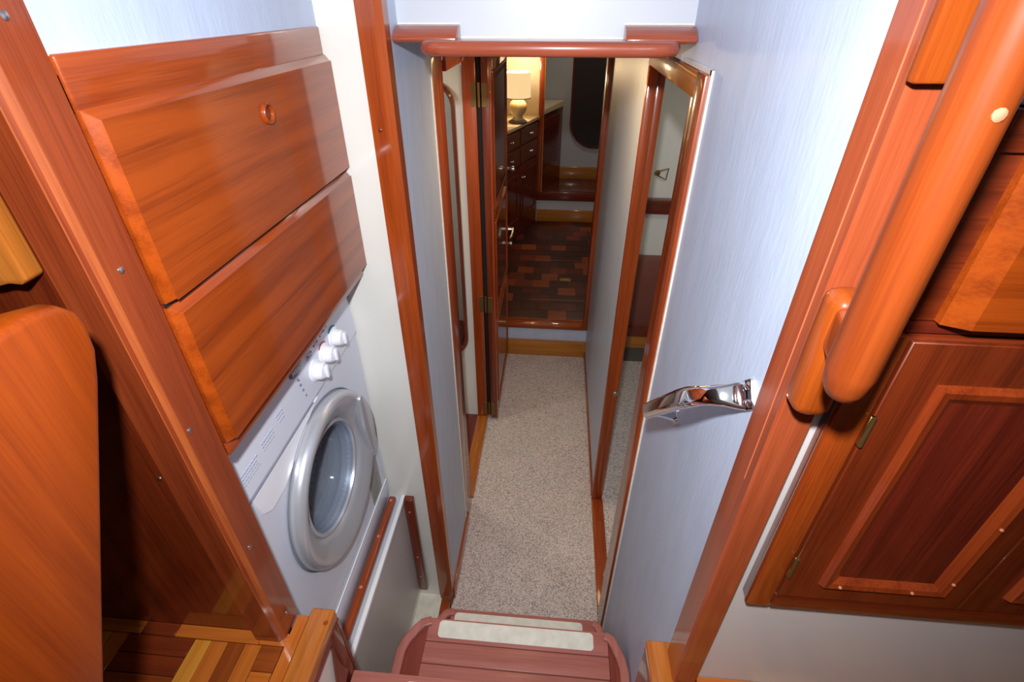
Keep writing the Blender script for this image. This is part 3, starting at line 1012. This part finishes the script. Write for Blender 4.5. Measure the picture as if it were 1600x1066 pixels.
def cp(s, n_, x):      # s along, n across, x from the wall
    v = Vector((CX, 0.522, 1.680)) + tdir * s + ndir * n_
    return (CX - x, v.y, v.z)


def plate(s):
    bm = bmesh.new()
    pts = [(a, b) for a, b in rrect(0.030, 0.040, 0.003, 3)]
    A = [bm.verts.new(cp(s + a, b, 0.0)) for a, b in pts]
    B = [bm.verts.new(cp(s + a, b, 0.004)) for a, b in pts]
    bm.faces.new(A)
    bm.faces.new(B[::-1])
    for i in range(len(pts)):
        j = (i + 1) % len(pts)
        bm.faces.new((A[i], A[j], B[j], B[i]))
    pl = link('foot_plate', bm, chrome, ch)
    for b in (-0.011, 0.011):
        bm = bmesh.new()
        c = Vector(cp(s - 0.006, b, 0.004))
        add_lathe(bm, [(0.0, 0.0055), (-0.002, 0.0052), (-0.0035, 0.003), (-0.0038, 0.0005)], c, 'x', 14)
        link('bolt', bm, chrome, pl, smooth=True)


plate(0.004)
plate(0.366)
bm = bmesh.new()
path = [(0.009, 0.004), (0.012, 0.014), (0.016, 0.028), (0.022, 0.041), (0.034, 0.053), (0.055, 0.062), (0.085, 0.066), (0.20, 0.067), (0.315, 0.067)]
wid = [0.038, 0.036, 0.030, 0.027, 0.027, 0.030, 0.030, 0.030, 0.030]
hei = [0.010, 0.014, 0.018, 0.019, 0.019, 0.019, 0.019, 0.019, 0.019]
rings = []
for i, ((s, x), a, b) in enumerate(zip(path, wid, hei)):
    p0 = path[max(0, i - 1)]
    p1 = path[min(len(path) - 1, i + 1)]
    dv = Vector((p1[0] - p0[0], p1[1] - p0[1])).normalized()
    nv = Vector((-dv.y, dv.x))
    rings.append([bm.verts.new(cp(s + nv.x * v, u, x + nv.y * v)) for u, v in rrect(a, b, min(a, b) * 0.42, 4)])
m_ = len(rings[0])
for A, B in zip(rings, rings[1:]):
    for i in range(m_):
        bm.faces.new((A[i], A[(i + 1) % m_], B[(i + 1) % m_], B[i]))
bm.faces.new(rings[0])
bm.faces.new(rings[-1][::-1])
link('grip', bm, chrome, ch, smooth=True)
bm = bmesh.new()
rings = []
for s, x, a, b in ((0.368, 0.003, 0.032, 0.030), (0.362, 0.012, 0.026, 0.022), (0.345, 0.030, 0.020, 0.016), (0.325, 0.048, 0.020, 0.016), (0.305, 0.064, 0.024, 0.022)):
    rings.append([bm.verts.new(cp(s + v, u, x)) for u, v in rrect(a, b, min(a, b) * 0.4, 4)])
for A, B in zip(rings, rings[1:]):
    for i in range(len(A)):
        j = (i + 1) % len(A)
        bm.faces.new((A[i], A[j], B[j], B[i]))
bm.faces.new(rings[0])
bm.faces.new(rings[-1][::-1])
link('leg', bm, chrome, ch, smooth=True)

# ---- companionway stairs
ss = meta(empty('stairs', (-0.06, 0.6, 0.0)), 'red-brown teak stairs with white anti-slip strips leading down to the carpet', 'stairs')


def offset_in(poly, d):
    c = Vector((sum(p[0] for p in poly) / len(poly), sum(p[1] for p in poly) / len(poly)))
    out = []
    for p in poly:
        v = Vector(p) - c
        out.append(tuple(c + v * (1 - d / max(v.length, 1e-5))))
    return out


def step(zt, noseY, backY, xl, xr, chl, seams, strip, rim=True, xi=None):
    """a tread: planks inside, shaped cheek pieces at both ends"""
    s_ = empty('step', (0.5 * (xl + xr), 0.5 * (noseY + backY), zt - 0.03))
    s_.parent = ss
    s_.location = Vector(s_.location) - wloc(ss)
    il, ir = xi
    ys = [noseY] + seams + [backY]
    for a, b in zip(ys, ys[1:]):
        box('plank', il, ir, b + 0.0010, a - 0.0010, zt - 0.026, zt, tread('x'), s_, 0.003, 2)
    box('underlay', il + 0.002, ir - 0.002, backY, noseY - 0.006, zt - 0.03, zt - 0.020, dark('x'), s_)
    if rim:
        for sgn, xe, xin in ((-1, xl, il), (1, xr, ir)):
            e = abs(xe - xin)
            inn = [(xin, backY), (xin, noseY - 0.014)]
            out = [(xin, noseY - 0.003), (xin + sgn * e * 0.30, noseY - 0.010), (xin + sgn * e * 0.62, noseY - 0.030), (xin + sgn * e * 0.88, noseY - 0.060), (xin + sgn * e, noseY - 0.10), (xin + sgn * e, backY)]
            bm = bmesh.new()
            add_prism(bm, [inn[0], inn[1]] + out, 'z', zt - 0.03, zt - 0.007)
            link('cheek', bm, wood('cheek_wood', S(142, 66, 52), S(104, 42, 34), 'y', coat=0.3, coat_rough=0.3), s_)
            wd = 0.026
            path_ = [(p[0] - sgn * (wd * 0.5 if i > 1 else wd * 0.25), p[1] - (0.010 if i < 4 else 0)) for i, p in enumerate(out)]
            bm = bmesh.new()
            add_tube(bm, [(a, b, zt - 0.003) for a, b in path_], rrect(wd, 0.024, 0.006, 3))
            link('rim', bm, tread('y'), s_, smooth=True)
    if strip:
        bm = bmesh.new()
        x0, x1, y0_, y1_ = strip
        add_prism(bm, rpoly((x0 + x1) / 2, (y0_ + y1_) / 2, x1 - x0, y1_ - y0_, 0.011), 'z', zt - 0.0005, zt + 0.0016)
        link('antislip_strip', bm, nonslip, s_)['label'] = 'off-white anti-slip strip with rounded corners'
    return s_


s3 = step(0.300, 0.938, 0.62, -0.365, 0.256, 0.1, [0.88, 0.82], (-0.280, 0.166, 0.875, 0.924), xi=(-0.295, 0.210))
s2 = step(0.600, 0.751, 0.42, -0.378, 0.260, 0.1, [0.685, 0.627, 0.565], (-0.273, 0.168, 0.696, 0.744), xi=(-0.304, 0.209))
s1 = step(0.850, 0.497, 0.16, -0.400, 0.215, 0.1, [0.42, 0.35], (-0.277, 0.13, 0.434, 0.482), rim=False, xi=(-0.400, 0.215))
# risers and stringers
box('riser', -0.30, 0.214, 0.912, 0.922, 0.0, 0.272, mahog('x'), ss, 0.001)
box('riser', -0.31, 0.214, 0.725, 0.737, 0.0, 0.572, mahog('x'), ss, 0.001)
box('riser', -0.40, 0.214, 0.408, 0.418, 0.0, 0.822, mahog('x'), ss, 0.001)
box('riser', -0.40, 0.214, 0.150, 0.160, 0.0, 1.06, mahog('x'), ss, 0.001)
for nm, xa, xb in (('stringer', -0.322, -0.302), ('stringer', 0.214, 0.234)):
    prism(nm, [(0.16, 0.0), (0.925, 0.0), (0.925, 0.269), (0.735, 0.269), (0.735, 0.569), (0.48, 0.569), (0.48, 0.819), (0.16, 0.819)], 'x', xa, xb, mahog('y'), ss)

# ---- passage door, folded open along the left wall
dr_ = st(empty('door_1', (-0.30, 2.25, 0.02)))
DX0, DX1 = -0.316, -0.277
box('door_leaf', DX0, DX1 - 0.008, 2.236, 2.93, 0.022, 1.93, mahog('z'), dr_, 0.001)
ST = [(2.236, 2.300), (2.866, 2.93)]
for a, b in ST:
    box('stile', DX1 - 0.008, DX1, a, b, 0.022, 1.93, teak('z'), dr_, 0.001)
for z0_, z1_ in ((0.022, 0.10), (0.66, 0.72), (1.22, 1.285), (1.86, 1.93)):
    box('rail', DX1 - 0.008, DX1 - 0.0005, 2.300, 2.866, z0_, z1_, teak('y'), dr_, 0.001)
for z0_, z1_ in ((0.10, 0.66), (0.72, 1.22), (1.285, 1.86)):
    bm = bmesh.new()
    add_frustum(bm, 'x', DX1 - 0.010, DX1 - 0.001, (2.300, 2.866, z0_, z1_), (2.335, 2.83, z0_ + 0.035, z1_ - 0.035))
    link('panel', bm, dark('z'), dr_)
    bm = bmesh.new()
    for (ya, yb, za, zb) in ((2.300, 2.312, z0_, z1_), (2.854, 2.866, z0_, z1_), (2.312, 2.854, z0_, z0_ + 0.012), (2.312, 2.854, z1_ - 0.012, z1_)):
        add_box(bm, DX1 - 0.006, DX1 + 0.005, ya, yb, za, zb)
    bev(bm, 0.002, 1)
    link('moulding', bm, teak('z'), dr_, smooth=True)
# lever handle
hb = lathe('handle_plate', [(0, 0.021), (0.004, 0.020), (0.006, 0.010), (0.034, 0.008)], (DX1, 2.895, 0.952), steel, dr_, axis='x', seg=18)
tube('lever', [(DX1 + 0.034, 2.905, 0.952), (DX1 + 0.036, 2.87, 0.952), (DX1 + 0.036, 2.80, 0.950), (DX1 + 0.030, 2.755, 0.952)], circ(0.007, n=10), steel, hb)
lathe('knob', [(0, 0.012), (0.006, 0.006), (0.02, 0.012), (0.028, 0.010), (0.03, 0.002)], (DX1, 2.895, 0.86), steel, dr_, axis='x', seg=14)
lathe('knob', [(0, 0.012), (0.012, 0.006), (0.03, 0.015), (0.042, 0.012), (0.045, 0.002)], (DX1, 2.895, 1.31), steel, dr_, axis='x', seg=14)
# hinges across the gap
box('hinge_gap', -0.338, -0.318, 2.262, 2.29, 0.02, 1.95, black, dr_)
for z in (1.78, 0.80, 0.09):
    h = box('hinge', -0.362, -0.339, 2.2415, 2.2445, z - 0.045, z + 0.045, brassd, dr_, 0.0008, 1)
    box('hinge_leaf', -0.316, -0.292, 2.2335, 2.2365, z - 0.045, z + 0.045, brassd, h, 0.0008, 1)
    bm = bmesh.new()
    add_lathe(bm, [(-0.046, 0.006), (0.046, 0.006)], (-0.3275, 2.240, z), 'z', 12)
    link('hinge_pin', bm, brassd, h, smooth=True)

# ---- round-cornered framed mirror on the cream wall in the left compartment
mr = meta(empty('wall_mirror', (-0.62, 2.255, 0.48)), 'tall mirror in a round-cornered teak frame on the cream wall through the left doorway', 'mirror')
o_ = rpoly(-0.628, 1.155, 0.396, 1.37, 0.11, 8)
i_ = rpoly(-0.628, 1.155, 0.362, 1.336, 0.093, 8)
bm = bmesh.new()
levels = [(o_, 2.2625), (o_, 2.240), ([((a + c) / 2, (b + d) / 2) for (a, b), (c, d) in zip(o_, i_)], 2.234), (i_, 2.240), (i_, 2.2625)]
rings = [[bm.verts.new((a, y, b)) for a, b in l] for l, y in levels]
for A, B in zip(rings, rings[1:]):
    for i in range(len(A)):
        j = (i + 1) % len(A)
        bm.faces.new((A[i], A[j], B[j], B[i]))
link('frame', bm, mahog('z'), mr, smooth=True)
prism('mirror_pane', i_, 'y', 2.250, 2.2615, mirror, mr)

# ---- right cabin seen through the doorway
sh = meta(empty('cabin_shelf', (0.8, 2.93, 1.06)), 'brown teak ledge shelf on the white wall through the right doorway', 'shelf')
box('shelf_top', 0.40, 1.29, 2.90, 2.955, 1.125, 1.150, mahog('x'), sh, 0.003)
box('shelf_front', 0.40, 1.29, 2.925, 2.955, 1.060, 1.1245, dark('x'), sh, 0.002)
lt = meta(empty('cupboard_latch', (0.59, 2.945, 1.27)), 'small trapezoid brass pull ring on the white wall above the shelf', 'latch')
lathe('base', [(0, 0.016), (-0.006, 0.015), (-0.008, 0.006)], (0.572, 2.955, 1.290), brassd, lt, axis='y', seg=16)
bm = bmesh.new()
add_tube(bm, [(0.575, 2.945, 1.302), (0.628, 2.944, 1.318), (0.622, 2.944, 1.256), (0.575, 2.945, 1.278), (0.575, 2.945, 1.302)], circ(0.0042, n=8), ups=(0, 1, 0))
link('ring', bm, brassd, lt, smooth=True)
bn = meta(empty('bench', (0.9, 2.85, 0.0)), 'brown bench front with a teak plinth on the carpet through the right doorway', 'bench')
box('bench_front', 0.40, 1.29, 2.90, 2.9545, 0.30, 0.79, plain('brown_panel', S(128, 74, 62), 0.4, noise=0.1, nscale=6), bn, 0.002)
box('trim_board', 0.40, 1.29, 2.885, 2.954, 0.135, 0.23, oak('x'), bn, 0.003)
box('trim_board', 0.40, 1.29, 2.875, 2.954, 0.232, 0.30, mahog('x'), bn, 0.003)
box('toe_kick', 0.40, 1.29, 2.915, 2.954, 0.001, 0.133, plain('toe_grey', S(92, 84, 78), 0.7), bn)

# ---- dresser in the main cabin, set at an angle along the hull
P0 = Vector((-0.60, 3.72))
P1 = Vector((-0.172, 4.952))
dv = (P1 - P0).normalized()
nv = Vector((dv.y, -dv.x))          # out of the front, to the right


def dp(s, n_):
    v = P0 + dv * s + nv * n_
    return (v.x, v.y)


LEN = (P1 - P0).length
ds = meta(empty('dresser', (-0.75, 4.5, 0.235)), 'dark mahogany dresser with a cream top beyond the open passage door', 'dresser')


def dquad(name, s0, s1, n0, n1, z0, z1, mat, parent, bv=0.0):
    return prism(name, [dp(s0, n0), dp(s1, n0), dp(s1, n1), dp(s0, n1)], 'z', z0, z1, mat, parent, bv, 1)


prism('body', [dp(0, -0.012), dp(LEN, -0.012), (-0.9, 4.95), (-1.3, 4.95), (-1.3, 3.72)], 'z', 0.235, 1.20, dark('z'), ds)
prism('countertop', [dp(-0.01, 0.004), dp(LEN, 0.004), (-0.9, 4.955), (-1.31, 4.955), (-1.31, 3.71)], 'z', 1.202, 1.229, cream, ds, 0.003, 1)
for i in range(3):
    s0 = 0.02 + i * (LEN - 0.03) / 3
    s1 = s0 + (LEN - 0.03) / 3 - 0.02
    for k, (z0_, z1_) in enumerate(((1.06, 1.185), (0.90, 1.045))):
        q = dquad('drawer', s0, s1, -0.012, 0.004, z0_, z1_, dark('y'), ds, 0.003)
        c = dp((s0 + s1) / 2, 0.004)
        lathe('knob', [(0, 0.006), (0.014, 0.006), (0.020, 0.012), (0.028, 0.010), (0.03, 0.001)], (c[0], c[1], (z0_ + z1_) / 2), steel, q, axis='x', seg=12)
    q = dquad('door', s0, s1, -0.012, 0.004, 0.36, 0.885, dark('z'), ds, 0.003)
    for (a, b, z0_, z1_) in ((s0 + 0.05, s0 + 0.065, 0.42, 0.83), (s1 - 0.065, s1 - 0.05, 0.42, 0.83), (s0 + 0.065, s1 - 0.065, 0.42, 0.435), (s0 + 0.065, s1 - 0.065, 0.815, 0.83)):
        dquad('moulding', a, b, 0.004, 0.012, z0_, z1_, mahog('z'), q)
    c = dp(s0 + 0.03, 0.004)
    lathe('knob', [(0, 0.006), (0.014, 0.006), (0.020, 0.012), (0.028, 0.010), (0.03, 0.001)], (c[0], c[1], 0.78), steel, q, axis='x', seg=12)

# ---- table lamp on the dresser
LPx, LPy = -0.345, 4.62
tl = meta(empty('table_lamp', (LPx, LPy, 1.2295)), 'lit table lamp with a cream drum shade and urn base on the dresser', 'lamp')
lathe('foot', [(0, 0.078), (0.012, 0.078), (0.016, 0.066), (0.022, 0.062)], (LPx, LPy, 1.2295), lampfoot, tl, axis='z', seg=32)
lathe('urn', [(0.022, 0.050), (0.045, 0.040), (0.06, 0.044), (0.085, 0.064), (0.115, 0.075), (0.145, 0.072), (0.165, 0.058), (0.182, 0.038), (0.20, 0.022), (0.215, 0.012)], (LPx, LPy, 1.2295), ceramic, tl, axis='z', seg=36)
shp = [(0.195, 0.106), (0.385, 0.100)]
sd = lathe('shade', [(0.195, 0.106), (0.385, 0.101), (0.385, 0.0985), (0.195, 0.1035), (0.195, 0.106)], (LPx, LPy, 1.2295), shade, tl, axis='z', seg=40, cap=False)
lathe('shade_rim', [(0.1915, 0.1065), (0.1985, 0.1067), (0.1985, 0.103), (0.1915, 0.103), (0.1915, 0.1065)], (LPx, LPy, 1.2295), plain('rim_cloth', S(206, 160, 96), 0.7), sd, axis='z', seg=40, cap=False)
lathe('stem', [(0.21, 0.004), (0.38, 0.004), (0.39, 0.007), (0.40, 0.002)], (LPx, LPy, 1.2295), brassd, tl, axis='z', seg=12)
bl = lathe('bulb', [(0.23, 0.012), (0.26, 0.026), (0.29, 0.030), (0.32, 0.022), (0.335, 0.004)], (LPx, LPy, 1.2295), plain('bulb_glow', (1, 0.9, 0.7, 1), 0.5, emit=(1, 0.72, 0.38, 1), es=7), tl, axis='z', seg=20)
light('table_lamp_light', 'POINT', (LPx + 0.03, LPy, 1.2295 + 0.44), (0, 0, 0), 8.5, (1.0, 0.72, 0.42), 0.04)
box('wall_beam', -0.30, -0.22, 4.90, 4.975, 1.70, 1.76, dark('x'))
o = bpy.data.objects['wall_beam']
meta(o, 'short dark wooden block high on the cream wall above the lamp', 'block')

# ---- far compartment: angled cupboard and round-ended dark panel
fc = meta(empty('cupboard', (-0.25, 6.1, 0.235)), 'dark louvred cupboard with a cream top seen through the framed far opening', 'cupboard')
Q0, Q1 = Vector((-0.30, 5.50)), Vector((0.045, 6.452))
dv = (Q1 - Q0).normalized()
nv = Vector((dv.y, -dv.x))
P0 = Q0
LEN = (Q1 - Q0).length
prism('body', [dp(0, 0), dp(LEN, 0), (-0.7, 6.452), (-0.7, 5.5)], 'z', 0.2355, 1.075, dark('z'), fc)
prism('top', [dp(0, 0.012), dp(LEN, 0.012), (-0.7, 6.454), (-0.7, 5.49)], 'z', 1.076, 1.135, cream, fc, 0.003, 1)
q = dquad('door', 0.10, LEN - 0.06, 0.0, 0.010, 0.42, 1.02, mahog('z'), fc, 0.003)
for i in range(16):
    dquad('slat', 0.20, LEN - 0.16, 0.010, 0.018, 0.50 + i * 0.028, 0.515 + i * 0.028, dark('y'), q)
ov = meta(empty('oval_panel', (0.36, 6.46, 0.60)), 'tall round-ended dark panel in a mahogany frame on the farthest white wall', 'panel')
pts_o = rpoly(0.45, 1.32, 0.62, 1.44, 0.30, 12)
pts_i = rpoly(0.45, 1.32, 0.575, 1.395, 0.278, 12)
bm = bmesh.new()
rings = [[bm.verts.new((a, y, b)) for a, b in l] for l, y in ((pts_o, 6.481), (pts_o, 6.452), (pts_i, 6.452), (pts_i, 6.481))]
for A, B in zip(rings, rings[1:]):
    for i in range(len(A)):
        j = (i + 1) % len(A)
        bm.faces.new((A[i], A[j], B[j], B[i]))
link('frame', bm, dark('z'), ov)
prism('dark_pane', pts_i, 'y', 6.462, 6.480, navy, ov)
